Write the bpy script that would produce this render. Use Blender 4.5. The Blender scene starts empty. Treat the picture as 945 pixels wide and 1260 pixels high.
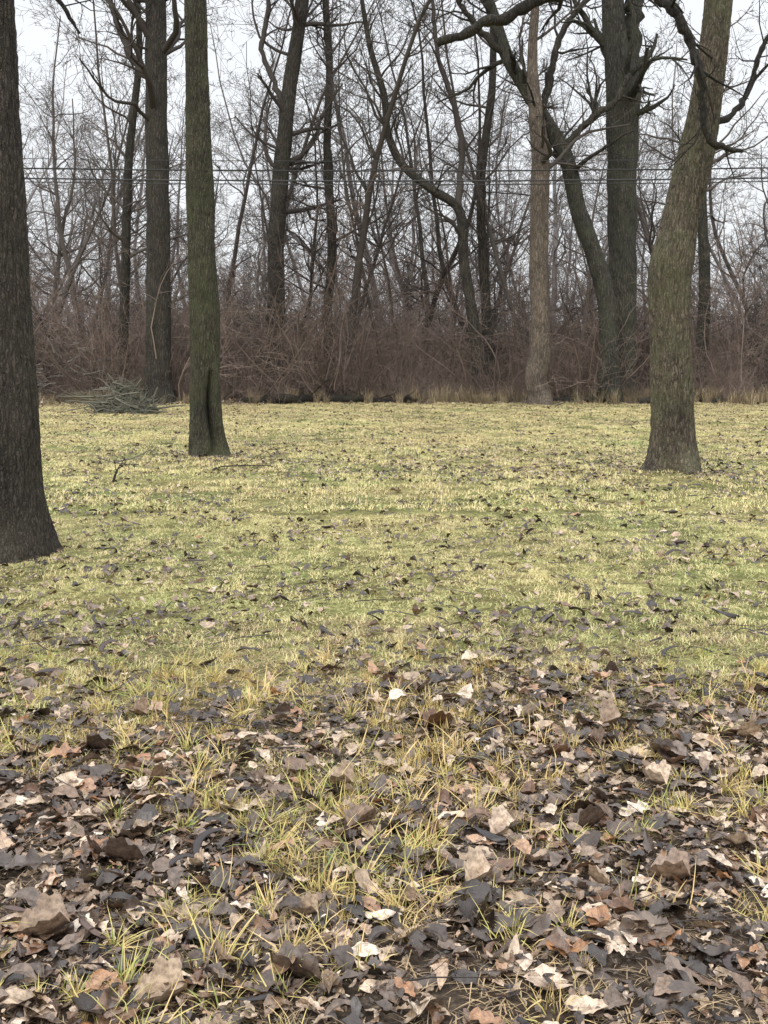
import bpy, math, random
import numpy as np
from mathutils import noise, Vector, Matrix
from math import radians, pi

scene = bpy.context.scene

# ------------------------------------------------------------------ helpers
def gz(x, y):
    x = np.asarray(x, float); y = np.asarray(y, float)
    z = 0.018*np.sin(x*1.3+0.7)*np.cos(y*0.9+x*0.3) + 0.012*np.sin(x*3.1+y*2.3)
    z = z + 0.05*np.sin(x*0.21+1.0)*np.sin(y*0.17)*np.clip(y/15, 0, 1)
    z = z + 0.22*(1/(1+np.exp(-(y-41.5)*1.2)))
    return z

def link(o):
    scene.collection.objects.link(o); return o

def mesh_from(name, verts, quads=None, tris=None, mats=(), smooth=True, attr=None, uv=None):
    me = bpy.data.meshes.new(name)
    verts = np.asarray(verts, np.float32).reshape(-1, 3)
    q = np.asarray(quads if quads is not None else [], np.int32).reshape(-1, 4)
    t = np.asarray(tris if tris is not None else [], np.int32).reshape(-1, 3)
    me.vertices.add(len(verts)); me.vertices.foreach_set("co", verts.ravel())
    nl = q.size + t.size
    me.loops.add(nl)
    me.loops.foreach_set("vertex_index", np.concatenate([q.ravel(), t.ravel()]).astype(np.int32))
    me.polygons.add(len(q)+len(t))
    starts = np.concatenate([np.arange(len(q))*4, q.size+np.arange(len(t))*3]).astype(np.int32)
    me.polygons.foreach_set("loop_start", starts)
    me.polygons.foreach_set("use_smooth", np.full(len(q)+len(t), smooth, bool))
    if attr is not None:
        a = me.attributes.new("rnd", 'FLOAT', 'POINT'); a.data.foreach_set("value", np.asarray(attr, np.float32))
    if uv is not None:
        l = me.uv_layers.new(name="UVMap")
        vi = np.concatenate([q.ravel(), t.ravel()])
        l.data.foreach_set("uv", np.asarray(uv, np.float32)[vi].ravel())
    for m in mats: me.materials.append(m)
    me.update(calc_edges=True); me.validate()
    return me

class MB:
    def __init__(s): s.v=[]; s.q=[]; s.n=0
    def grid(s, ring):
        N,k,_ = ring.shape
        s.v.append(ring.reshape(-1,3))
        i = np.arange(N-1)[:,None]*k; j = np.arange(k)[None,:]; j2=(j+1)%k
        s.q.append((np.stack([i+j, i+j2, i+k+j2, i+k+j],-1)+s.n).reshape(-1,4))
        s.n += N*k
    def tube(s, pts, rad, k=4, disp=None):
        pts=np.asarray(pts,float); rad=np.asarray(rad,float)
        t=np.gradient(pts,axis=0); t/= (np.linalg.norm(t,axis=1,keepdims=True)+1e-9)
        m=np.abs(t.mean(0)); ref=np.zeros(3); ref[int(np.argmin(m))]=1
        u=ref-(t@ref)[:,None]*t; u/=(np.linalg.norm(u,axis=1,keepdims=True)+1e-9)
        w=np.cross(t,u)
        a=np.arange(k)*2*pi/k
        R=rad[:,None]*np.ones(k)[None,:]
        if disp is not None: R=R+disp(pts,u,w,a,R)
        ring=pts[:,None,:]+R[...,None]*(np.cos(a)[None,:,None]*u[:,None,:]+np.sin(a)[None,:,None]*w[:,None,:])
        s.grid(ring)
    def mesh(s,name,mats,smooth=True):
        return mesh_from(name,np.concatenate(s.v),np.concatenate(s.q),None,mats,smooth)

def smooth_path(P, n):
    P=np.asarray(P,float); m=len(P)
    d=np.concatenate([[0],np.cumsum(np.linalg.norm(np.diff(P[:,:3],axis=0),axis=1))])
    T=np.linspace(0,d[-1],n); out=np.zeros((n,P.shape[1]))
    tang=np.zeros_like(P)
    for i in range(m):
        a=max(i-1,0); b=min(i+1,m-1); tang[i]=(P[b]-P[a])/(d[b]-d[a]+1e-9)
    for k,t in enumerate(T):
        i=min(max(np.searchsorted(d,t)-1,0),m-2); h=d[i+1]-d[i]; x=(t-d[i])/h
        out[k]=(2*x**3-3*x**2+1)*P[i]+(x**3-2*x*x+x)*h*tang[i]+(-2*x**3+3*x*x)*P[i+1]+(x**3-x*x)*h*tang[i+1]
    return out

def grow(mb, rng, p, d, L, r, lev, maxl, kids, wob=0.16, up=0.05, rmin=0.007, t0=0.2, ang=(25,65)):
    n=int(np.clip(L/0.35,4,12)); st=L/(n-1)
    pts=[np.array(p,float)]; d=np.array(d,float)/np.linalg.norm(d); ds=[d]
    for i in range(n-1):
        d=d+rng.normal(0,wob,3)+np.array([0,0,up]); d/=np.linalg.norm(d)
        pts.append(pts[-1]+d*st); ds.append(d)
    pts=np.array(pts); rad=np.maximum(r*(1-0.72*np.linspace(0,1,n)**1.1), rmin*0.55)
    mb.tube(pts,rad, 6 if r>0.05 else (4 if r>0.02 else 3))
    if lev<maxl:
        c=kids[min(lev,len(kids)-1)]; c=max(1,int(c*rng.uniform(0.7,1.3)))
        for _ in range(c):
            t=t0+(1-t0)*rng.random()**0.8; f=t*(n-1); i=min(int(f),n-2)
            q=pts[i]+(pts[i+1]-pts[i])*(f-i); dd=ds[i]
            rv=rng.normal(0,1,3); rv-=rv.dot(dd)*dd; rv/=np.linalg.norm(rv)
            an=radians(rng.uniform(*ang))
            nd=dd*math.cos(an)+rv*math.sin(an)
            cr=max(rmin, rad[i]*rng.uniform(0.35,0.65))
            grow(mb,rng,q,nd,L*rng.uniform(0.3,0.6)*(1.1-0.4*t),cr,lev+1,maxl,kids,wob*1.08,up*0.8,rmin,0.15,ang)

# ------------------------------------------------------------------ node materials
def new_mat(name):
    m=bpy.data.materials.new(name); m.use_nodes=True
    nt=m.node_tree; b=nt.nodes["Principled BSDF"]
    return m,nt,b
def ramp(nt, stops, interp='LINEAR'):
    n=nt.nodes.new("ShaderNodeValToRGB"); cr=n.color_ramp; cr.interpolation=interp
    cr.elements[0].position=stops[0][0]; cr.elements[0].color=(*stops[0][1],1)
    cr.elements[1].position=stops[-1][0]; cr.elements[1].color=(*stops[-1][1],1)
    for p,c in stops[1:-1]:
        e=cr.elements.new(p); e.color=(*c,1)
    return n
def noise_n(nt, vec, scale, detail=4, rough=0.55):
    n=nt.nodes.new("ShaderNodeTexNoise"); n.inputs["Scale"].default_value=scale
    n.inputs["Detail"].default_value=detail; n.inputs["Roughness"].default_value=rough
    if vec is not None: nt.links.new(vec,n.inputs["Vector"])
    return n
def mix(nt, fac, a, b, mode='MIX'):
    n=nt.nodes.new("ShaderNodeMix"); n.data_type='RGBA'; n.blend_type=mode
    def put(sock,v):
        if isinstance(v,(tuple,list)): sock.default_value=(*v[:3],1)
        elif isinstance(v,(int,float)): sock.default_value=v
        else: nt.links.new(v,sock)
    put(n.inputs[0],fac); put(n.inputs[6],a); put(n.inputs[7],b)
    return n.outputs[2]
def math_n(nt,op,a,b=0.0,clamp=False):
    n=nt.nodes.new("ShaderNodeMath"); n.operation=op; n.use_clamp=clamp
    for i,v in enumerate((a,b)):
        if isinstance(v,(int,float)): n.inputs[i].default_value=v
        else: nt.links.new(v,n.inputs[i])
    return n.outputs[0]

def bark(name, dark, light, scale=26, moss=None, moss_amt=0.4, bump=1.0, zs=0.15, dist=0.035):
    m,nt,b=new_mat(name)
    tc=nt.nodes.new("ShaderNodeTexCoord")
    nz=noise_n(nt,tc.outputs["Object"],scale*0.35,4,0.65)
    warp=nt.nodes.new("ShaderNodeVectorMath"); warp.operation='MULTIPLY_ADD'
    nt.links.new(nz.outputs["Color"],warp.inputs[0]); warp.inputs[1].default_value=(2.2/scale,2.2/scale,9.0/scale)
    nt.links.new(tc.outputs["Object"],warp.inputs[2])
    mp=nt.nodes.new("ShaderNodeMapping"); mp.inputs["Scale"].default_value=(1,1,zs)
    nt.links.new(warp.outputs[0],mp.inputs["Vector"])
    vo=nt.nodes.new("ShaderNodeTexVoronoi"); vo.feature='DISTANCE_TO_EDGE'; vo.inputs["Scale"].default_value=scale
    nt.links.new(mp.outputs[0],vo.inputs["Vector"])
    fi=noise_n(nt,mp.outputs[0],scale*1.8,6,0.75)
    h=math_n(nt,'MULTIPLY',vo.outputs["Distance"],1.7,True)
    h2=math_n(nt,'ADD',h,math_n(nt,'MULTIPLY',fi.outputs["Fac"],0.85))
    rp=ramp(nt,[(0.34,dark),(0.62,tuple((a+c)/2.1 for a,c in zip(dark,light))),(1.0,light)])
    nt.links.new(h2,rp.inputs[0])
    big=noise_n(nt,tc.outputs["Object"],1.7,5,0.65)
    br=ramp(nt,[(0.3,(0.55,0.55,0.56)),(0.7,(1.3,1.26,1.2))]); nt.links.new(big.outputs["Fac"],br.inputs[0])
    col=mix(nt,1.0,rp.outputs[0],br.outputs[0],'MULTIPLY')
    if moss:
        mn=noise_n(nt,tc.outputs["Object"],2.1,6,0.7)
        mr=ramp(nt,[(0.42,(0,0,0)),(0.68,(moss_amt,)*3)]); nt.links.new(mn.outputs["Fac"],mr.inputs[0])
        col=mix(nt,mr.outputs[0],col,moss)
    nt.links.new(col,b.inputs["Base Color"]); b.inputs["Roughness"].default_value=0.85
    b.inputs["Specular IOR Level"].default_value=0.25
    bp=nt.nodes.new("ShaderNodeBump"); bp.inputs["Strength"].default_value=bump; bp.inputs["Distance"].default_value=dist
    nt.links.new(h2,bp.inputs["Height"]); nt.links.new(bp.outputs[0],b.inputs["Normal"])
    return m

def twig_mat(name, c1, c2, rough=0.85):
    m,nt,b=new_mat(name)
    oi=nt.nodes.new("ShaderNodeObjectInfo")
    ge=nt.nodes.new("ShaderNodeNewGeometry")
    nz=noise_n(nt,ge.outputs["Position"],0.9,1)
    f=math_n(nt,'ADD',math_n(nt,'MULTIPLY',oi.outputs["Random"],0.6),math_n(nt,'MULTIPLY',nz.outputs["Fac"],0.5),True)
    rp=ramp(nt,[(0.1,c1),(0.9,c2)]); nt.links.new(f,rp.inputs[0])
    nt.links.new(rp.outputs[0],b.inputs["Base Color"]); b.inputs["Roughness"].default_value=rough
    b.inputs["Specular IOR Level"].default_value=0.2
    return m

M_bark_near = bark("bark_dark_ridged",(0.018,0.016,0.014),(0.122,0.104,0.088),44,(0.10,0.095,0.065),0.4)
M_bark_mossy= bark("bark_mossy",(0.020,0.019,0.014),(0.122,0.112,0.084),34,(0.105,0.115,0.055),0.7)
M_bark_tan  = bark("bark_tan",(0.035,0.029,0.022),(0.23,0.193,0.148),30,(0.155,0.16,0.085),0.65)
M_bark_dark = bark("bark_wood_dark",(0.020,0.018,0.016),(0.095,0.083,0.072),16,(0.08,0.083,0.055),0.4,dist=0.05)
M_bark_green= bark("bark_wood_green",(0.020,0.019,0.016),(0.105,0.100,0.084),16,(0.085,0.094,0.06),0.55,dist=0.05)
M_bark_pale = bark("bark_wood_pale",(0.07,0.057,0.045),(0.235,0.195,0.16),18,None,dist=0.04)
M_twig  = twig_mat("twig_grey_brown",(0.042,0.036,0.032),(0.13,0.110,0.096))
M_twigf = twig_mat("twig_hazy",(0.13,0.118,0.113),(0.25,0.228,0.218))  # far trees: aerial haze painted in as a paler twig colour
M_brush = twig_mat("brush_brown",(0.085,0.062,0.050),(0.27,0.208,0.172))
M_brushf= twig_mat("brush_brown_hazy",(0.16,0.130,0.115),(0.29,0.245,0.222))  # far shrubs: distance haze mixed into the brush colour, no fog volume
M_limb  = bark("bark_limb_wet",(0.010,0.009,0.008),(0.06,0.052,0.045),30,(0.07,0.072,0.04),0.4)

# ------------------------------------------------------------------ ground
def ground_mat():
    m,nt,b=new_mat("field_ground")
    ge=nt.nodes.new("ShaderNodeNewGeometry"); pos=ge.outputs["Position"]
    sep=nt.nodes.new("ShaderNodeSeparateXYZ"); nt.links.new(pos,sep.inputs[0])
    n1=noise_n(nt,pos,0.35,5); n2=noise_n(nt,pos,2.2,6,0.65); n3=noise_n(nt,pos,28,6,0.75)
    r1=ramp(nt,[(0.38,(0.22,0.25,0.10)),(0.52,(0.33,0.32,0.15)),(0.66,(0.40,0.34,0.18))]); nt.links.new(n1.outputs["Fac"],r1.inputs[0])
    r2=ramp(nt,[(0.35,(0.5,0.46,0.38)),(0.6,(1.1,1.1,1.0))]); nt.links.new(n2.outputs["Fac"],r2.inputs[0])
    r3=ramp(nt,[(0.35,(0.22,0.18,0.14)),(0.6,(1.1,1.1,1.0))]); nt.links.new(n3.outputs["Fac"],r3.inputs[0])
    lawn=mix(nt,1,mix(nt,1,r1.outputs[0],r2.outputs[0],'MULTIPLY'),r3.outputs[0],'MULTIPLY')
    rs=ramp(nt,[(0.3,(0.016,0.012,0.008)),(0.5,(0.06,0.043,0.030)),(0.7,(0.17,0.13,0.09))]); nt.links.new(n3.outputs["Fac"],rs.inputs[0])
    edge=math_n(nt,'ADD',sep.outputs["Y"],math_n(nt,'MULTIPLY',n2.outputs["Fac"],1.6))
    mr=nt.nodes.new("ShaderNodeMapRange"); nt.links.new(edge,mr.inputs[0])
    mr.inputs[1].default_value=5.0; mr.inputs[2].default_value=7.2
    near=mix(nt,mr.outputs[0],rs.outputs[0],lawn)
    mr2=nt.nodes.new("ShaderNodeMapRange"); nt.links.new(math_n(nt,'ADD',sep.outputs["Y"],math_n(nt,'MULTIPLY',n1.outputs["Fac"],2.0)),mr2.inputs[0])
    mr2.inputs[1].default_value=39.6; mr2.inputs[2].default_value=40.6
    wood=ramp(nt,[(0.3,(0.04,0.03,0.022)),(0.7,(0.16,0.12,0.09))]); nt.links.new(n2.outputs["Fac"],wood.inputs[0])
    col=mix(nt,mr2.outputs[0],near,wood.outputs[0])
    nt.links.new(col,b.inputs["Base Color"]); b.inputs["Roughness"].default_value=0.9
    b.inputs["Specular IOR Level"].default_value=0.2
    bp=nt.nodes.new("ShaderNodeBump"); bp.inputs["Strength"].default_value=0.8; bp.inputs["Distance"].default_value=0.03
    nt.links.new(n3.outputs["Fac"],bp.inputs["Height"]); nt.links.new(bp.outputs[0],b.inputs["Normal"])
    return m
xs=np.unique(np.concatenate([np.linspace(-900,-60,18),np.linspace(-60,-16,23),np.linspace(-16,16,160),np.linspace(16,60,23),np.linspace(60,900,18)]))
ys=np.unique(np.concatenate([np.linspace(-300,-10,10),np.linspace(-10,0,12),np.linspace(0,14,110),np.linspace(14,50,120),np.linspace(50,120,20),np.linspace(120,1500,20)]))
X,Y=np.meshgrid(xs,ys); Z=gz(X,Y)
nx=len(xs); ny=len(ys)
i=np.arange(ny-1)[:,None]*nx; j=np.arange(nx-1)[None,:]
q=np.stack([i+j,i+j+1,i+nx+j+1,i+nx+j],-1).reshape(-1,4)
link(bpy.data.objects.new("ground",mesh_from("ground",np.stack([X,Y,Z],-1),q,None,[ground_mat()])))

# ------------------------------------------------------------------ scatter (instances on points)
def scatter(name, pts, rot, scl, idx, coll):
    me=bpy.data.meshes.new(name); n=len(pts)
    me.vertices.add(n); me.vertices.foreach_set("co",np.asarray(pts,np.float32).ravel())
    a=me.attributes.new("rot",'FLOAT_VECTOR','POINT'); a.data.foreach_set("vector",np.asarray(rot,np.float32).ravel())
    a=me.attributes.new("scl",'FLOAT_VECTOR','POINT'); a.data.foreach_set("vector",np.asarray(scl,np.float32).ravel())
    a=me.attributes.new("pick",'INT','POINT'); a.data.foreach_set("value",np.asarray(idx,np.int32))
    o=link(bpy.data.objects.new(name,me))
    ng=bpy.data.node_groups.new(name+"_scatter",'GeometryNodeTree')
    ng.interface.new_socket("Geometry",in_out='INPUT',socket_type='NodeSocketGeometry')
    ng.interface.new_socket("Geometry",in_out='OUTPUT',socket_type='NodeSocketGeometry')
    gi=ng.nodes.new("NodeGroupInput"); go=ng.nodes.new("NodeGroupOutput")
    ip=ng.nodes.new("GeometryNodeInstanceOnPoints")
    ci=ng.nodes.new("GeometryNodeCollectionInfo"); ci.inputs["Collection"].default_value=coll
    ci.inputs["Separate Children"].default_value=True; ci.inputs["Reset Children"].default_value=True
    def na(nm,dt):
        k=ng.nodes.new("GeometryNodeInputNamedAttribute"); k.data_type=dt; k.inputs["Name"].default_value=nm
        return next(s for s in k.outputs if s.enabled and s.name=="Attribute")
    e=ng.nodes.new("FunctionNodeEulerToRotation")
    L=ng.links
    L.new(gi.outputs[0],ip.inputs["Points"]); L.new(ci.outputs[0],ip.inputs["Instance"])
    ip.inputs["Pick Instance"].default_value=True
    L.new(na("pick",'INT'),ip.inputs["Instance Index"])
    L.new(na("rot",'FLOAT_VECTOR'),e.inputs[0]); L.new(e.outputs[0],ip.inputs["Rotation"])
    L.new(na("scl",'FLOAT_VECTOR'),ip.inputs["Scale"])
    L.new(ip.outputs[0],go.inputs[0])
    md=o.modifiers.new("scatter",'NODES'); md.node_group=ng
    return o
def coll_of(name, meshes):
    c=bpy.data.collections.new(name)
    for k,me in enumerate(meshes): c.objects.link(bpy.data.objects.new(f"{name}_{k:02d}",me))
    return c
def sample_trap(rng,n,y0,y1,slope=0.42,pad=1.2,p=None):
    ys=[];xs=[]
    while len(xs)<n:
        m=n*2
        y=rng.uniform(y0,y1,m); w=slope*y+pad; wm=slope*y1+pad
        keep=rng.random(m)<w/wm; y=y[keep]; w=w[keep]
        x=rng.uniform(-1,1,len(y))*w
        if p is not None:
            k=rng.random(len(y))<p(x,y); x=x[k]; y=y[k]
        xs+=list(x); ys+=list(y)
    return np.array(xs[:n]),np.array(ys[:n])
def fbm(x,y,s,seed=0.0):
    return np.array([noise.fractal(Vector((a*s+seed,b*s,seed)),1.0,2.0,3) for a,b in zip(x,y)])

# ------------------------------------------------------------------ grass
def grass_mat(name, straw, yel, grn, shift=0.0):
    m,nt,b=new_mat(name)
    at=nt.nodes.new("ShaderNodeAttribute"); at.attribute_name="rnd"
    ge=nt.nodes.new("ShaderNodeNewGeometry")
    sep=nt.nodes.new("ShaderNodeSeparateXYZ"); nt.links.new(ge.outputs["Position"],sep.inputs[0])
    n1=noise_n(nt,ge.outputs["Position"],0.30,4,0.6); n2=noise_n(nt,ge.outputs["Position"],2.0,4,0.7)
    f=math_n(nt,'ADD',math_n(nt,'MULTIPLY',n1.outputs["Fac"],2.0),math_n(nt,'MULTIPLY',n2.outputs["Fac"],1.2))
    f=math_n(nt,'ADD',f,math_n(nt,'MULTIPLY',at.outputs["Fac"],0.75))
    f=math_n(nt,'ADD',f,math_n(nt,'MULTIPLY',sep.outputs["Y"],0.010))
    f=math_n(nt,'SUBTRACT',f,1.55+shift,True)
    dk=tuple(c*0.4 for c in straw)
    rp=ramp(nt,[(0.0,grn),(0.33,yel),(0.66,straw),(0.9,tuple(min(1,c*1.15) for c in straw)),(1.0,dk)]); nt.links.new(f,rp.inputs[0])
    nt.links.new(rp.outputs[0],b.inputs["Base Color"]); b.inputs["Roughness"].default_value=0.6
    b.inputs["Specular IOR Level"].default_value=0.3
    return m
M_lawn=grass_mat("lawn_grass",(0.74,0.61,0.33),(0.60,0.58,0.25),(0.36,0.44,0.16),-0.08)
M_tuft=grass_mat("tuft_grass",(0.60,0.44,0.20),(0.52,0.45,0.15),(0.25,0.32,0.08),0.0)
M_dry=grass_mat("dry_grass",(0.58,0.46,0.28),(0.52,0.42,0.25),(0.42,0.34,0.2),-0.5)
M_thatch=grass_mat("thatch",(0.44,0.32,0.18),(0.32,0.23,0.14),(0.13,0.09,0.06),0.1)

def blades(name,rng,bx,by,h,l,az,w,mat,extra=None):
    n=len(bx)
    base=np.stack([bx,by,np.full(n,-0.004)],-1)
    d=np.stack([np.cos(az),np.sin(az),np.zeros(n)],-1); s=np.stack([-np.sin(az),np.cos(az),np.zeros(n)],-1)
    ww=w*rng.uniform(0.6,1.3,n)
    V=[]
    for t,wt in ((0,1),(0.4,0.9),(0.75,0.6)):
        c=base+d*(l*t**1.8)[:,None]; c[:,2]+=h*(t-0.35*t*t*np.minimum(l/h,1.6))
        V.append(c-s*(ww*wt/2)[:,None]); V.append(c+s*(ww*wt/2)[:,None])
    c=base+d*l[:,None]; c[:,2]+=h*(1-0.35*np.minimum(l/h,1.6)); V.append(c)
    V=np.stack(V,1)
    o=np.arange(n)[:,None]*7
    q=np.concatenate([o+np.array([[0,1,3,2]]),o+np.array([[2,3,5,4]])]); t=o+np.array([[4,5,6]])
    return mesh_from(name,V.reshape(-1,3),q,t,[mat],True,np.repeat(rng.random(n),7))
def tuft(name,rng,n,rad,h0,h1,w,lean,mat):
    rr=rad*np.sqrt(rng.random(n)); th=rng.uniform(0,2*pi,n)
    h=rng.uniform(h0,h1,n)
    return blades(name,rng,rr*np.cos(th),rr*np.sin(th),h,h*rng.uniform(0.1,lean,n),th+rng.normal(0,1.0,n),w,mat)
def sod(name,rng,size,n,h0,h1,w,mat,ns,lmax=1.7,base=0.75):
    """square of turf, blades clumped by noise so that thin and thick spots show"""
    sd=rng.uniform(0,90); bx=rng.uniform(-size/2,size/2,n); by=rng.uniform(-size/2,size/2,n)
    f=np.array([noise.fractal(Vector((a*ns+sd,b_*ns,sd)),1,2,3) for a,b_ in zip(bx,by)])
    k=rng.random(n)<np.clip(base+1.3*f,0.12,1); bx=bx[k]; by=by[k]; f=f[k]; n=len(bx)
    h=rng.uniform(h0,h1,n)*np.clip(0.9+0.9*f,0.45,1.6)
    az=rng.uniform(0,2*pi,n)+f*3
    return blades(name,rng,bx,by,h,h*rng.uniform(0.3,lmax,n),az,w,mat)

rng=np.random.default_rng(5)
c_near=coll_of("lawn_sod_near",[sod("lawn_sod_near",rng,0.56,1450,0.015,0.036,0.0030,M_lawn,7,1.9,0.66) for _ in range(8)])
c_far=coll_of("lawn_sod",[sod("lawn_sod",rng,1.16,2100,0.018,0.048,0.0062,M_lawn,4,1.8,0.66) for _ in range(8)])
c_thatch=coll_of("thatch_mat",[sod("thatch_mat",rng,0.56,700,0.012,0.026,0.0030,M_thatch,6,5.5,0.6) for _ in range(6)])
c_tuft=coll_of("grass_clump",[tuft("grass_clump",rng,rng.integers(14,44),rng.uniform(0.02,0.07),0.03,rng.uniform(0.07,0.14),rng.uniform(0.003,0.005),1.7,M_tuft) for _ in range(12)])
c_dry=coll_of("dry_clump",[tuft("dry_clump",rng,60,0.16,0.25,0.8,0.012,0.6,M_dry) for _ in range(4)])

def put(name,rng,x,y,coll,k,s0,s1,tilt=0.08,zoff=0.0):
    n=len(x); z=gz(x,y)+zoff
    rot=np.stack([rng.normal(0,tilt,n),rng.normal(0,tilt,n),rng.uniform(0,2*pi,n)],-1)
    s=rng.uniform(s0,s1,n)
    return scatter(name,np.stack([x,y,z],-1),rot,np.stack([s,s,s],-1),rng.integers(0,k,n),coll)
def put_sod(name,x,y,coll,k,zo=0.0):
    e=0.2; n=len(x)
    sx=(gz(x+e,y)-gz(x-e,y))/(2*e); sy=(gz(x,y+e)-gz(x,y-e))/(2*e)
    rz=rng.integers(0,4,n)*pi/2+rng.normal(0,0.05,n)
    R=[]
    for a,b_,c in zip(sx,sy,rz):
        nrm=Vector((-a,-b_,1)).normalized(); q_=Vector((0,0,1)).rotation_difference(nrm)
        R.append((q_.to_matrix()@Matrix.Rotation(c,3,'Z')).to_euler('XYZ')[:])
    s=np.ones(n); fl=rng.choice([-1,1],n)
    scatter(name,np.stack([x,y,gz(x,y)+zo],-1),np.array(R),np.stack([fl*s,s,rng.uniform(0.8,1.25,n)],-1),rng.integers(0,k,n),coll)
gx,gy=np.meshgrid(np.arange(-7.2,7.2,0.5),np.arange(4.6,11.6,0.5)); m=(np.abs(gx)<0.42*gy+1.3)
x1=gx[m]+rng.normal(0,0.03,m.sum()); y1=gy[m]+rng.normal(0,0.03,m.sum())
k=(rng.random(len(y1))<(y1-4.1)/1.6); put_sod("lawn_grass",x1[k],y1[k],c_near,8)
gx,gy=np.meshgrid(np.arange(-19.5,20,1.03),np.arange(12.1,40.8,1.03)); m=(np.abs(gx)<0.42*gy+1.6)
put_sod("lawn_grass",gx[m]+rng.normal(0,0.06,m.sum()),gy[m]+rng.normal(0,0.06,m.sum()),c_far,8)
gx,gy=np.meshgrid(np.arange(-4.5,4.5,0.5),np.arange(2.0,6.6,0.5)); m=(np.abs(gx)<0.42*gy+1.5)
put_sod("thatch",gx[m],gy[m],c_thatch,6,0.004)
x3,y3=sample_trap(rng,1250,2.2,5.8,p=lambda x,y: np.clip(0.42+1.5*fbm(x,y,1.3,7.7),0.08,1))
put("grass_tufts",rng,x3,y3,c_tuft,12,0.4,1.15,0.3)
x3,y3=sample_trap(rng,650,4.3,6.2)
put("grass_tufts",rng,x3,y3,c_tuft,12,0.35,0.9,0.3)
xd=np.concatenate([rng.uniform(-20,20,240),rng.normal(8.2,0.8,55),rng.normal(3.2,0.7,25),rng.normal(-8.7,0.7,16),rng.normal(10.5,1.0,30)])
yd=rng.normal(39.9,0.5,len(xd))
put("dry_grass",rng,xd,yd,c_dry,4,0.3,0.95,0.12)

# ------------------------------------------------------------------ leaves
def leaf_mat(name,stops):
    m,nt,b=new_mat(name)
    oi=nt.nodes.new("ShaderNodeObjectInfo"); tc=nt.nodes.new("ShaderNodeTexCoord")
    rp=ramp(nt,stops); nt.links.new(oi.outputs["Random"],rp.inputs[0])
    nz=noise_n(nt,tc.outputs["Object"],55,4,0.7)
    r2=ramp(nt,[(0.32,(0.4,0.36,0.33)),(0.6,(1.15,1.15,1.12))]); nt.links.new(nz.outputs["Fac"],r2.inputs[0])
    col=mix(nt,1,rp.outputs[0],r2.outputs[0],'MULTIPLY')
    uv=nt.nodes.new("ShaderNodeSeparateXYZ"); nt.links.new(tc.outputs["UV"],uv.inputs[0])
    rib=math_n(nt,'ABSOLUTE',math_n(nt,'SUBTRACT',uv.outputs["Y"],0.5))
    rr=ramp(nt,[(0.012,(0.55,0.5,0.45)),(0.04,(1,1,1))]); nt.links.new(rib,rr.inputs[0])
    col=mix(nt,0.6,col,rr.outputs[0],'MULTIPLY')
    nt.links.new(col,b.inputs["Base Color"]); b.inputs["Roughness"].default_value=0.27
    b.inputs["Specular IOR Level"].default_value=0.6
    bp=nt.nodes.new("ShaderNodeBump"); bp.inputs["Strength"].default_value=0.6; bp.inputs["Distance"].default_value=0.003
    nt.links.new(nz.outputs["Fac"],bp.inputs["Height"]); nt.links.new(bp.outputs[0],b.inputs["Normal"])
    return m
ST=[(0.0,(0.022,0.016,0.012)),(0.18,(0.055,0.037,0.028)),(0.36,(0.105,0.074,0.056)),(0.48,(0.18,0.130,0.098)),(0.56,(0.15,0.075,0.038)),(0.65,(0.27,0.19,0.135)),
    (0.76,(0.38,0.28,0.19)),(0.86,(0.62,0.49,0.37)),(0.92,(0.32,0.145,0.055)),(1.0,(0.74,0.64,0.53))]
M_leaf=leaf_mat("dead_leaf",ST)
STf=[(0.0,(0.022,0.016,0.013)),(0.3,(0.055,0.038,0.030)),(0.55,(0.10,0.070,0.054)),(0.75,(0.20,0.14,0.10)),(0.9,(0.40,0.30,0.21)),(1.0,(0.5,0.4,0.3))]
M_leaf_d=leaf_mat("dead_leaf_wet",STf)
def leaf(name,rng,kind,mat):
    nu,nv=13,7
    u=np.linspace(0,1,nu)[:,None]*np.ones((1,nv)); v=np.linspace(-1,1,nv)[None,:]*np.ones((nu,1))
    L=rng.uniform(0.065,0.115)
    if kind==0:   w=np.sin(pi*u**0.8)**0.8*0.25
    elif kind==1: w=(0.18+0.07*np.sin(u*pi*6))*np.sin(pi*np.clip(u,0.02,0.98))**0.5*1.1
    elif kind==2: w=np.sin(pi*u**0.6)**0.7*0.34*(1+0.1*np.sin(u*20))
    else:         w=np.sin(pi*u**1.1)**0.6*0.17
    x=(u-0.5)*L; y=v*w*L*(1+0.13*rng.normal(size=(nu,1)))
    if kind==2: x=x+0.15*L*np.abs(v)*np.sin(pi*u)*0.6
    y=y+0.25*rng.normal()*L*(u-0.5)**2*2
    fold=rng.uniform(0.0,0.6) if rng.random()<0.74 else rng.uniform(0.8,1.7); curl=rng.uniform(-1.2,1.4)
    z=np.abs(v)*w*L*fold
    z=z+curl*(x**2)/L*0.9
    roll=rng.uniform(-0.8,0.8); z=z+roll*v*np.abs(v)*w*L*0.5
    sd=rng.uniform(0,100)
    for a in range(nu):
        for b in range(nv):
            p=noise.noise(Vector((x[a,b]*34+sd,y[a,b]*34,sd)))+0.5*noise.noise(Vector((x[a,b]*90+sd,y[a,b]*90,sd)))
            z[a,b]+=p*0.008
    z=z-z.min()
    V=np.stack([x,y,z],-1).reshape(-1,3)
    i=np.arange(nu-1)[:,None]*nv; j=np.arange(nv-1)[None,:]
    q=np.stack([i+j,i+nv+j,i+nv+j+1,i+j+1],-1).reshape(-1,4)
    return mesh_from(name,V,q,None,[mat],True,None,np.stack([u,(v+1)/2],-1).reshape(-1,2))
c_leaf=coll_of("fallen_leaf",[leaf("fallen_leaf",rng,(0,1,2,3,0,3)[k%6],M_leaf) for k in range(36)])
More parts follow.
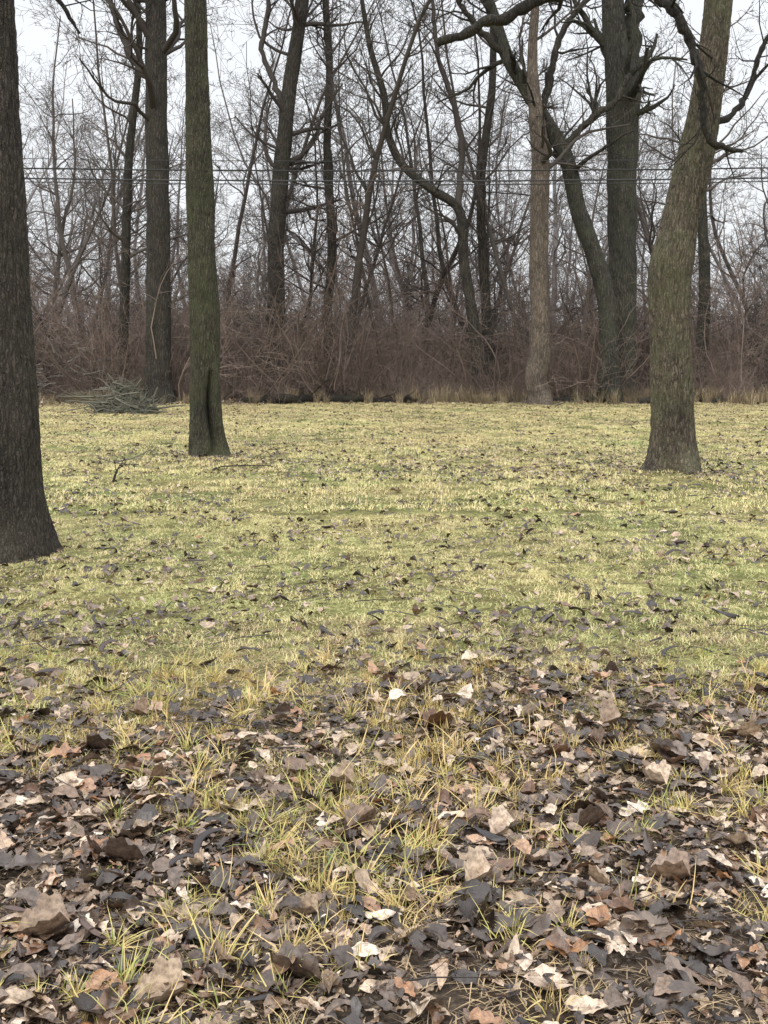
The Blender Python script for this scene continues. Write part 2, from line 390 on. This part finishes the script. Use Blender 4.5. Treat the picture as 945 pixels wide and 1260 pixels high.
c_leafd=coll_of("fallen_leaf_wet",[leaf("fallen_leaf_wet",rng,(0,1,2,3,0,3)[k%6],M_leaf_d) for k in range(36)])
def put_leaves(name,rng,x,y,s0,s1,tilt,z0,z1,pw=1.0,coll=None):
    n=len(x); z=gz(x,y)+rng.uniform(z0,z1,n)
    rot=np.stack([rng.normal(0,tilt,n),rng.normal(0,tilt,n),rng.uniform(0,2*pi,n)],-1)
    flip=rng.random(n)<0.4; rot[flip,0]+=pi; z[flip]+=0.010
    s=s0+(s1-s0)*rng.random(n)**pw
    scatter(name,np.stack([x,y,z],-1),rot,np.stack([s,s*rng.uniform(0.7,1.15,n),s],-1),rng.integers(0,36,n),coll or c_leaf)
near_p=lambda x,y: np.clip((5.9-y+0.25*np.sin(x*2.1))/1.5,0,1)*np.clip(0.95+0.9*fbm(x,y,1.6,2.0),0.5,1)
xa,ya=sample_trap(rng,12800,2.0,6.2,p=near_p)
put_leaves("leaf_litter",rng,xa,ya,0.35,1.35,0.17,-0.002,0.018,1.6)
xa,ya=sample_trap(rng,12500,2.0,6.2,p=near_p)
put_leaves("leaf_litter",rng,xa,ya,0.10,0.42,0.30,0.002,0.026,1.2)
def dens(x,y):
    d=0.50*np.exp(-(y-5)/3.2)+0.11
    d=d*np.clip(0.95+1.8*fbm(x,y,0.8,9.0),0.15,2.0)
    d=d+0.26*np.exp(-((x-2.6)/3.2)**2-((y-16.5)/2.4)**2)+0.15*np.exp(-((x+1.6)/2)**2-((y-18)/1.6)**2)
    for tx,ty,r in ((-2.83,9.18,0.7),(-2.66,18.4,0.8),(3.75,15.7,0.9)): d=d+0.3*np.exp(-((x-tx)**2+(y-ty)**2)/r**2)
    return np.clip(d,0,1)
xb,yb=sample_trap(rng,26000,4.9,40,p=dens)
put_leaves("scattered_leaves",rng,xb,yb,0.28,0.98,0.25,0.008,0.028,1.5,c_leafd)
xb,yb=sample_trap(rng,2500,4.9,22,p=dens)
put_leaves("scattered_leaves",rng,xb,yb,0.28,1.0,0.3,0.01,0.03,1.4)
xc,yc=sample_trap(rng,2500,38.8,42,pad=3)
put_leaves("woodland_edge_leaves",rng,xc,yc,0.8,1.6,0.4,0.0,0.05)

# locust seed pods
mp_,nt,b=new_mat("seed_pod"); oi=nt.nodes.new("ShaderNodeObjectInfo")
rp=ramp(nt,[(0,(0.012,0.008,0.008)),(0.7,(0.035,0.02,0.018)),(1,(0.10,0.06,0.045))]); nt.links.new(oi.outputs["Random"],rp.inputs[0])
nt.links.new(rp.outputs[0],b.inputs["Base Color"]); b.inputs["Roughness"].default_value=0.3
def pod(rng):
    n=22; L=rng.uniform(0.12,0.24); curv=rng.uniform(0.8,3.2)*rng.choice([-1,1]); tw=rng.uniform(-2.5,2.5); w=rng.uniform(0.009,0.013)
    mb=MB(); ang=0; p=np.zeros(3); C=[]
    for k in range(n):
        t=k/(n-1); ang=curv*(t-0.5); p=p+np.array([math.cos(ang),math.sin(ang),0.25*math.sin(t*4+tw)])*L/n
        C.append((p.copy(),ang,t))
    rings=[]
    for p,ang,t in C:
        side=np.array([-math.sin(ang),math.cos(ang),0]); upv=np.array([0,0,1.0]); a=tw*(t-0.5)+0.3
        e1=side*math.cos(a)+upv*math.sin(a); e2=-side*math.sin(a)+upv*math.cos(a)
        ww=w*(0.12+math.sin(pi*min(max(t,0.02),0.98))**0.35)*(1+0.08*math.sin(t*45)); th=0.0022*(1+0.5*math.sin(t*45))
        rings.append([p+e1*ww*math.cos(q)+e2*th*math.sin(q) for q in np.arange(8)*pi/4])
    r=np.array(rings); r-=r.reshape(-1,3).mean(0); r[...,2]-=r[...,2].min()*0.6
    mb.grid(r); return mb.mesh("seed_pod",[mp_])
c_pod=coll_of("seed_pod",[pod(rng) for _ in range(8)])
xp,yp=sample_trap(rng,210,2.2,7.0)
xq,yq=sample_trap(rng,420,7,32)
put("locust_seed_pods",rng,np.concatenate([xp,xq]),np.concatenate([yp,yq]),c_pod,8,0.6,1.15,0.2,0.024)
def stick(rng):
    mb=MB(); grow(mb,rng,(0,0,0.01),(1,0.1,0.02),rng.uniform(0.2,0.5),0.004,0,1,[2],0.12,0.0,0.0022); return mb.mesh("stick",[M_twig])
c_st=coll_of("stick",[stick(rng) for _ in range(6)])
xp,yp=sample_trap(rng,260,2.2,9); xq,yq=sample_trap(rng,240,9,38)
put("scattered_sticks",rng,np.concatenate([xp,xq]),np.concatenate([yp,yq]),c_st,6,0.4,1.0,0.10,0.015)

# ------------------------------------------------------------------ principal trees
def make_tree(x,y,s,spine,mat,limbs=(),sides=48,rings=260,flare=0.3,fis=0.0,seed=1,crown=None,dress=None,lobe=3,cleft=None,limbmat=None):
    rg=np.random.default_rng(seed); mb=MB()
    P=np.array([(a*s,0,h*s,w*s/2) for a,h,w in spine]); P[0,2]=-0.12
    S=smooth_path(P,rings)
    def disp(pts,u,w,a,R):
        D=np.zeros_like(R)
        for i_ in range(len(pts)):
            h=max(pts[i_,2],0); fl=math.exp(-h/0.22)*flare
            for j_ in range(len(a)):
                c=math.cos(a[j_]); sn=math.sin(a[j_]); r=R[i_,j_]
                v=r*fl*(0.5+0.7*math.cos(lobe*a[j_]+seed+0.8*math.sin(a[j_]*2)))
                v+=r*0.07*math.exp(-h/1.6)*math.cos(5*a[j_]+seed*2+h*0.7)
                v+=r*0.13*noise.noise(Vector((c*1.3+seed,sn*1.3,pts[i_,2]*1.1)))
                if fis>0:
                    q=noise.noise(Vector((c*r*22+seed,sn*r*22,pts[i_,2]*3.6)))
                    v-=fis*max(0,1-abs(q)*5.0)
                    v+=fis*0.6*noise.noise(Vector((c*r*60,sn*r*60,pts[i_,2]*14)))
                if cleft:
                    ca,h0,h1,dp=cleft
                    if h0<pts[i_,2]<h1:
                        da=abs((a[j_]-ca-0.12*math.sin(pts[i_,2]*6)+pi)%(2*pi)-pi); e=math.sin(pi*(pts[i_,2]-h0)/(h1-h0))**0.5
                        v-=dp*e*math.exp(-(da/0.17)**2); v+=dp*0.22*e*math.exp(-((da-0.42)/0.15)**2)
                D[i_,j_]=v
        return D
    mb.tube(S[:,:3],S[:,3],sides,disp)
    n0=sum(len(q_) for q_ in mb.q)
    for lb in limbs:
        Q=np.array([(a*s,dy,h*s,w*s/2) for a,h,dy,w in lb]); Q=smooth_path(Q,max(14,len(lb)*6))
        jit=rg.normal(0,1,(len(Q),3)); jit[0]=0
        Q[:,:3]+=jit*Q[:,3:4]*0.22
        mb.tube(Q[:,:3],Q[:,3]*(1+0.10*rg.normal(size=len(Q))),10)
        if dress:
            for _ in range(dress[0]):
                k=rg.integers(len(Q)//4,len(Q)-1); dd=Q[k+1,:3]-Q[k,:3]; dd/=np.linalg.norm(dd)
                rv=rg.normal(0,1,3); rv-=rv.dot(dd)*dd; rv/=np.linalg.norm(rv)
                grow(mb,rg,Q[k,:3],dd*0.6+rv*0.8,dress[1]*rg.uniform(0.4,1),max(dress[2],Q[k,3]*0.4),1,dress[3],[5,4,3],0.2,0.04,dress[2],0.15)
    if crown:
        cnt,f0,L,rm,ml=crown
        for _ in range(cnt):
            k=int((f0+(1-f0)*rg.random())*(rings-2)); dd=S[k+1,:3]-S[k,:3]; dd/=np.linalg.norm(dd)
            rv=rg.normal(0,1,3); rv[2]=0; rv/=np.linalg.norm(rv)
            grow(mb,rg,S[k,:3],dd*rg.uniform(0.3,0.9)+rv,L*rg.uniform(0.4,1),max(rm,S[k,3]*rg.uniform(0.15,0.42)),1,ml,[5,5,4,3],0.19,0.05,rm,0.15)
    mats=[mat]+([limbmat] if limbmat else [])
    me=mb.mesh("bare_tree",mats)
    if limbmat:
        mi=np.zeros(len(me.polygons),np.int32); mi[n0:]=1; me.polygons.foreach_set("material_index",mi)
    o=link(bpy.data.objects.new("bare_tree",me)); o.location=(x,y,float(gz(x,y)))
    return o

# near left tree
make_tree(-2.83,9.18,0.00612,[(0,-10,114),(0,20,100),(-3,60,92),(-6,160,84),(-12,300,76),(-18,480,70),(-25,690,64),(-32,900,58),(-40,1150,50)],
  M_bark_near,limbs=[[(-32,900,0,20),(-5,860,-0.15,14),(22,780,-0.2,9),(46,720,-0.25,7),(64,685,-0.25,6.5),(84,655,-0.25,5),(98,632,-0.25,3)]],
  sides=170,rings=460,flare=0.26,fis=0.012,seed=3,dress=(4,0.9,0.003,2),limbmat=M_limb,crown=(6,0.8,2.0,0.004,3))
# slim mossy tree with a cleft at the foot
make_tree(-2.66,18.4,0.01229,[(0,-10,48),(0,10,45),(-1,40,40),(-2,80,37),(-4,160,36),(-7,260,34),(-11,360,31),(-13,460,29),(-15,560,27),(-18,700,24),(-20,900,18)],
  M_bark_mossy,sides=120,rings=380,flare=0.30,fis=0.015,seed=5,cleft=(pi+0.42,0.03,1.3,0.16),limbmat=M_limb,crown=(10,0.72,3.0,0.006,3))
# bent tree on the right with overhanging limbs
make_tree(3.75,15.7,0.01049,[(0,-10,68),(0,12,60),(-2,40,53),(-4,85,50),(-6,180,49),(-7,235,52),(-4,262,53),(6,310,46),(22,375,43),(38,455,39),(48,530,36),(54,600,34),(60,700,31),(66,850,26),(64,1000,20)],
  M_bark_tan,limbs=[
   [(58,700,0,26),(10,712,-0.15,22),(-70,660,-0.25,20),(-120,602,-0.3,18),(-140,583,-0.3,17),(-170,572,-0.3,15),(-200,556,-0.3,14),(-235,543,-0.3,13),(-262,530,-0.3,12),(-292,519,-0.3,9)],
   [(-70,660,-0.25,12),(-50,600,-0.3,11),(-30,572,-0.4,11),(-8,545,-0.5,11),(4,515,-0.55,11),(13,490,-0.6,11),(18,450,-0.6,9),(21,418,-0.6,8),(27,397,-0.6,9),(44,389,-0.6,7),(66,384,-0.6,5)],
   [(44,430,0,13),(72,440,0.3,9),(95,462,0.5,8),(112,490,0.7,7),(135,545,0.9,6),(170,600,1,4)],
   [(52,560,0,14),(80,600,0.4,10),(130,640,0.8,8),(200,700,1,5)]],
  sides=130,rings=420,flare=0.36,fis=0.018,seed=8,dress=(7,1.3,0.0035,3),limbmat=M_limb,crown=(14,0.74,3.5,0.006,4))
# wood-edge trees
W=dict(sides=20,rings=120,flare=0.3)
make_tree(-7.40,40.0,0.0267,[(0,-3,38),(0,20,34),(0,100,30),(-1,250,28),(-3,400,26),(-3,500,25),(-3,700,18),(5,850,8)],M_bark_dark,
  limbs=[[(-6,390,0,11),(-35,430,0.3,10),(-50,460,0.5,9),(-66,500,0.8,8),(-90,560,1,6)]],dress=(8,2.5,0.009,3),seed=11,limbmat=M_twig,crown=(30,0.40,4.5,0.009,4),**W)
make_tree(-3.95,43.0,0.0287,[(0,-3,26),(5,100,22),(5,190,20),(12,280,20),(22,380,18),(30,430,17),(38,490,16),(60,620,10),(70,700,5)],M_bark_dark,
  limbs=[[(16,350,0,8),(-4,400,0.2,7),(-14,430,0.3,7),(-6,480,0.3,6),(-20,560,0.5,4)]],dress=(8,2.5,0.009,3),seed=12,limbmat=M_twig,crown=(32,0.25,4.0,0.009,4),**W)
make_tree(-1.85,44.0,0.0293,[(0,-3,12),(-6,90,11),(-1,180,11),(-7,300,10),(-4,400,9),(-9,490,8),(-5,640,5)],M_bark_dark,seed=13,limbmat=M_twig,crown=(30,0.2,3.2,0.009,4),**W)
make_tree(4.95,38.6,0.0257,[(0,-3,34),(0,8,30),(-5,32,27),(0,66,25),(0,120,24),(-2,200,23),(0,300,23),(-4,345,20),(-10,420,13),(-5,520,9),(-8,620,5)],M_bark_pale,
  seed=14,limbmat=M_twig,crown=(22,0.45,3.5,0.009,4),**W)
make_tree(7.93,41.0,0.0273,[(0,-3,48),(1,20,38),(2,60,34),(3,150,34),(3,300,37),(4,385,42),(-4,430,33),(-9,490,28),(-14,620,20),(-14,760,9)],M_bark_green,
  limbs=[[(8,375,0,26),(14,430,0.1,24),(19,490,0.3,22),(24,620,0.5,15),(35,740,0.8,6)]],dress=(6,2.5,0.009,4),seed=15,limbmat=M_bark_green,crown=(26,0.4,4.0,0.009,4),**W)
make_tree(7.45,40.0,0.0267,[(0,-3,30),(-3,60,24),(-5,120,23),(-20,180,22),(-40,235,20),(-55,300,20),(-80,345,18),(-105,385,17),(-128,425,16),(-143,470,15),(-158,520,12),(-165,620,6)],M_bark_green,
  limbs=[[(-58,310,0,11),(-38,335,-0.2,10),(-15,355,-0.3,9),(0,365,-0.4,8),(20,400,-0.3,6)],
         [(-88,352,0,11),(-76,390,0.3,10),(-68,430,0.4,9),(-48,475,0.6,8),(-15,515,0.8,6),(10,580,1,4)],
         [(-128,425,0,9),(-150,440,-0.3,8),(-190,490,-0.5,6),(-215,560,-0.6,4)]],
  dress=(9,3,0.009,4),seed=16,limbmat=M_bark_dark,crown=(22,0.4,3.2,0.009,4),**W)
make_tree(3.3,42.0,0.028,[(0,-3,16),(-6,80,14),(-20,170,13),(-26,230,12),(-60,255,11),(-95,285,10),(-112,320,9),(-118,370,8),(-135,430,7),(-150,520,4)],M_bark_dark,
  limbs=[[(-26,230,0,9),(-22,300,0.3,8),(-30,360,0.4,7),(-50,420,0.5,6),(-60,520,0.5,4)]],dress=(9,3,0.009,4),seed=17,limbmat=M_twig,crown=(28,0.3,3.2,0.009,4),**W)
make_tree(-9.0,42.0,0.028,[(0,-3,14),(3,150,12),(8,300,10),(20,420,8),(15,560,5)],M_bark_dark,seed=18,limbmat=M_twig,crown=(30,0.25,3.4,0.009,4),**W)
make_tree(3.9,44.5,0.0297,[(0,-3,13),(-8,140,12),(-12,260,11),(2,380,9),(0,540,5)],M_bark_dark,seed=19,limbmat=M_twig,crown=(30,0.25,3.4,0.009,4),**W)
make_tree(11.4,44.0,0.0293,[(0,-3,16),(6,140,14),(2,260,12),(12,380,10),(30,560,5)],M_bark_green,seed=20,limbmat=M_twig,crown=(30,0.25,3.8,0.009,4),**W)

# ------------------------------------------------------------------ woodland mass (instanced)
def wood_tree(seed,mat,rmin,H=(11,17),r=(0.08,0.18),nb=(18,26),L=(1.8,4.5),k0=3,wob=0.09):
    rg=np.random.default_rng(seed); mb=MB(); H=rg.uniform(*H); r=rg.uniform(*r)
    n=16; d=np.array([rg.normal(0,0.1),rg.normal(0,0.1),1.0]); P=[np.array([0,0,-0.2])]
    for _ in range(n-1):
        d=d+np.append(rg.normal(0,wob,2),0.05); d/=np.linalg.norm(d); P.append(P[-1]+d*H/(n-1))
    P=np.array(P); rad=r*(1-0.85*np.linspace(0,1,n)); mb.tube(P,rad,8)
    for _ in range(rg.integers(*nb)):
        k=rg.integers(k0,n-1); rv=np.append(rg.normal(0,1,2),0); rv/=np.linalg.norm(rv)
        grow(mb,rg,P[k],rv*rg.uniform(0.5,1.1)+np.array([0,0,rg.uniform(0.4,1.0)]),rg.uniform(*L),max(rmin,rad[k]*rg.uniform(0.3,0.6)),1,4,[5,5,4,3],0.2,0.04,rmin,0.15)
    return mb.mesh("woodland_tree",[mat])
def shrub(seed,mat,rmin):
    rg=np.random.default_rng(seed); mb=MB()
    for _ in range(rg.integers(20,32)):
        a=rg.uniform(0,2*pi); q=rg.random()**0.6*1.0
        p=(q*math.cos(a),q*math.sin(a),-0.05); d=np.array([math.cos(a)*rg.uniform(0,0.8),math.sin(a)*rg.uniform(0,0.8),1])+np.append(rg.normal(0,0.2,2),0)
        grow(mb,rg,p,d,rg.uniform(1.0,4.4),rg.uniform(0.009,0.028),1,3,[5,6,3],0.15,-0.008,rmin,0.1,(20,70))
    return mb.mesh("shrub",[mat])
rg=np.random.default_rng(78)
c_wt=coll_of("woodland_tree_near",[wood_tree(100+k,M_twig,0.008) for k in range(8)])
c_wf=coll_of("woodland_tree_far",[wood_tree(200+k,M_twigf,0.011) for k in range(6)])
c_sp=coll_of("woodland_sapling",[wood_tree(500+k,M_brush if k%2 else M_twig,0.007,(5,9.5),(0.03,0.06),(16,24),(0.8,2.4),1,0.15) for k in range(8)])
c_sh=coll_of("shrub_near",[shrub(300+k,M_brush,0.006) for k in range(7)])
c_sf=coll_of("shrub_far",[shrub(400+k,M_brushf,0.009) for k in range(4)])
x=rg.uniform(-27,27,46); y=rg.uniform(43,57,46); put("woodland_trees",rg,x,y,c_wt,8,0.7,1.2,0.07)
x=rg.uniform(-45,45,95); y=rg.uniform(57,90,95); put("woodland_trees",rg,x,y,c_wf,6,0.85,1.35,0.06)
x=rg.uniform(-26,26,170); y=rg.uniform(41,56,170); put("woodland_saplings",rg,x,y,c_sp,8,0.6,1.1,0.13)
x=rg.uniform(-24,24,165); y=40.6+rg.random(165)**1.3*12; put("woodland_undergrowth",rg,x,y,c_sh,7,0.4,1.3,0.12)
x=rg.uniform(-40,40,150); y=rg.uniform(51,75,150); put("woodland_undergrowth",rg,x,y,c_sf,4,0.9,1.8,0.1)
x=rg.uniform(-24,24,150); y=rg.normal(40.8,0.5,150); put("woodland_undergrowth",rg,x,y,c_sh,7,0.18,0.42,0.15)

# ------------------------------------------------------------------ brush pile, logs, fallen branches
M_old=twig_mat("weathered_wood",(0.035,0.034,0.026),(0.16,0.155,0.12))
M_old2=twig_mat("weathered_wood_grey",(0.08,0.075,0.066),(0.22,0.205,0.18))
def pile(name,x,y,rx,ry,h,n,long_=0,seed=1,mat=M_old,rr=(0.008,0.028)):
    rg=np.random.default_rng(seed); mb=MB()
    for _ in range(n):
        a=rg.uniform(0,2*pi); q=rg.random()**0.5; zz=h*(1-q**1.6)*rg.random()
        p=np.array([rx*q*math.cos(a),ry*q*math.sin(a),zz]); th=rg.uniform(0,2*pi)
        d=np.array([math.cos(th),math.sin(th)*0.6,rg.normal(0,0.4)])
        L=rg.uniform(0.3,0.9); grow(mb,rg,p-d*L/2,d,L,rg.uniform(*rr),2,3,[2,3,3],0.22,0.0,0.006)
    for _ in range(long_):
        a=rg.choice([-1,1],p=[0.7,0.3]); p=np.array([a*rx*0.3,rg.normal(0,ry*0.4),h*rg.uniform(0.05,0.5)])
        grow(mb,rg,p,np.array([a,rg.normal(0,0.3),rg.uniform(-0.15,0.12)]),rg.uniform(0.9,1.8),rg.uniform(0.015,0.04),2,4,[4,3,3],0.07,0.0,0.006)
    o=link(bpy.data.objects.new(name,mb.mesh(name,[mat]))); o.location=(x,y,float(gz(x,y)))
pile("brush_pile",-6.95,32.6,0.80,0.6,0.95,380,6,1)
pile("brush_pile",-10.8,41.4,2.4,0.9,2.3,120,14,2,M_old2,(0.012,0.045))
def log(x,y,L,r,az,mat,seed):
    rg=np.random.default_rng(seed); mb=MB(); n=14
    P=np.stack([np.linspace(-L/2,L/2,n)*math.cos(az),np.linspace(-L/2,L/2,n)*math.sin(az),r*0.7+0.04*rg.normal(size=n)],-1)
    mb.tube(P,r*np.linspace(1.1,0.7,n)*(1+0.06*rg.normal(size=n)),14)
    for e in (0,-1): mb.tube(np.array([P[e],P[e]+np.array([0.001,0,0])]),np.array([r*1.0 if e==0 else r*0.65,0.001]),14)
    for _ in range(3): 
        k=rg.integers(2,n-2); grow(mb,rg,P[k],(rg.normal(),rg.normal()*0.4,0.6),rg.uniform(0.4,1.2),r*0.25,2,4,[3,3,2],0.15,0,0.006)
    o=link(bpy.data.objects.new("fallen_log",mb.mesh("fallen_log",[mat]))); o.location=(x,y,float(gz(x,y)))
log(-1.9,39.5,3.2,0.15,0.06,M_limb,1); log(-3.4,39.7,2.4,0.12,-0.1,M_limb,2); log(0.4,39.6,2.0,0.10,0.1,M_limb,3)
log(5.9,39.7,2.6,0.10,-0.08,M_bark_dark,4); log(9.6,39.6,2.8,0.12,0.1,M_bark_dark,5)
def fbranch(x,y,L,r,az,mat,seed,lift=0.05):
    rg=np.random.default_rng(seed); mb=MB()
    grow(mb,rg,(0,0,0.03),(math.cos(az),math.sin(az),lift),L,r,0,3,[5,4,3],0.2,0.0,0.004)
    o=link(bpy.data.objects.new("fallen_branch",mb.mesh("fallen_branch",[mat]))); o.location=(x,y,float(gz(x,y)))
fbranch(-3.75,17.0,0.7,0.016,0.5,M_old,1,0.1); fbranch(-3.35,16.6,0.7,0.014,2.6,M_old,2,0.05); fbranch(-2.2,16.4,1.1,0.012,0.1,M_limb,3,0.02)
fbranch(-3.2,14.4,0.4,0.02,1.5,M_limb,4,0.1); fbranch(2.2,16.0,1.0,0.010,0.3,M_limb,5,0.02); fbranch(-8.6,33.5,2.0,0.03,0.15,M_old,6,0.1)
fbranch(5.2,37.0,1.4,0.02,0.7,M_old,7,0.3)

# ------------------------------------------------------------------ overhead line with poles outside the view
mc,nt,b=new_mat("cable_black"); b.inputs["Base Color"].default_value=(0.03,0.03,0.032,1); b.inputs["Roughness"].default_value=0.6
for h,r,dy in ((7.46,0.010,0),(7.20,0.020,0.25),(7.13,0.014,-0.3),(6.86,0.026,0),(6.78,0.016,0.2)):
    mb=MB(); t=np.linspace(-1,1,60); P=np.stack([t*34,np.full(60,37+dy),h+0.75*t*t+0.006*np.sin(t*40+h)],-1); mb.tube(P,np.full(60,r),6)
    link(bpy.data.objects.new("overhead_cable",mb.mesh("overhead_cable",[mc])))
for sx in (-34,34):
    mb=MB(); g=float(gz(sx,37)); mb.tube([(sx,37,g-0.3),(sx,37,g+5),(sx,37,g+9.6)],[0.17,0.15,0.12],14)
    mb.tube([(sx,35.9,8.1),(sx,38.1,8.1)],[0.06,0.06],6)
    for yy in (36.1,36.7,37.3,37.9): mb.tube([(sx,yy,8.1),(sx,yy,8.18),(sx,yy,8.27)],[0.03,0.05,0.02],8)
    link(bpy.data.objects.new("utility_pole",mb.mesh("utility_pole",[M_bark_dark])))

# ------------------------------------------------------------------ sky and light (overcast)
w=bpy.data.worlds.new("World"); scene.world=w; w.use_nodes=True; nt=w.node_tree
for n in list(nt.nodes): nt.nodes.remove(n)
out=nt.nodes.new("ShaderNodeOutputWorld")
sky=nt.nodes.new("ShaderNodeTexSky"); sky.sky_type='NISHITA'; sky.sun_disc=False
sky.sun_elevation=radians(38); sky.sun_rotation=radians(200); sky.dust_density=4; sky.air_density=1.5
hs=nt.nodes.new("ShaderNodeHueSaturation"); hs.inputs["Saturation"].default_value=0.25; nt.links.new(sky.outputs[0],hs.inputs["Color"])
b1=nt.nodes.new("ShaderNodeBackground"); b1.inputs[1].default_value=0.05; nt.links.new(hs.outputs[0],b1.inputs[0])
tc=nt.nodes.new("ShaderNodeTexCoord"); sp=nt.nodes.new("ShaderNodeSeparateXYZ"); nt.links.new(tc.outputs["Generated"],sp.inputs[0])
rp=ramp(nt,[(0.0,(0.79,0.815,0.85)),(0.30,(0.77,0.79,0.825)),(1.0,(0.99,1.0,1.02))]); nt.links.new(sp.outputs["Z"],rp.inputs[0])
cn=noise_n(nt,tc.outputs["Generated"],2.0,4); cr=ramp(nt,[(0.3,(0.93,0.93,0.94)),(0.7,(1.05,1.05,1.05))]); nt.links.new(cn.outputs["Fac"],cr.inputs[0])
mm=mix(nt,1,rp.outputs[0],cr.outputs[0],'MULTIPLY')
st=nt.nodes.new("ShaderNodeMapRange"); nt.links.new(sp.outputs["Z"],st.inputs[0]); st.inputs[1].default_value=0.3; st.inputs[2].default_value=1; st.inputs[3].default_value=1.0; st.inputs[4].default_value=2.6
b2=nt.nodes.new("ShaderNodeBackground"); nt.links.new(mm,b2.inputs[0]); nt.links.new(st.outputs[0],b2.inputs[1])
ad=nt.nodes.new("ShaderNodeAddShader"); nt.links.new(b1.outputs[0],ad.inputs[0]); nt.links.new(b2.outputs[0],ad.inputs[1]); nt.links.new(ad.outputs[0],out.inputs[0])
sl=bpy.data.lights.new("sun",'SUN'); sl.energy=0.8; sl.angle=radians(40); sl.color=(1,0.985,0.96)
so=link(bpy.data.objects.new("sun",sl)); so.rotation_euler=(radians(52),0,radians(-20))

scene.view_settings.view_transform='Standard'; scene.view_settings.look='None'; scene.view_settings.exposure=0

cam=bpy.data.cameras.new("camera"); co=link(bpy.data.objects.new("camera",cam))
co.location=(0,0,1.5); co.rotation_euler=(radians(90),0,0)
cam.sensor_fit='VERTICAL'; cam.sensor_height=36; cam.lens=36*1500/1260; cam.shift_y=-190/1260
cam.clip_start=0.05; cam.clip_end=3000
scene.camera=co
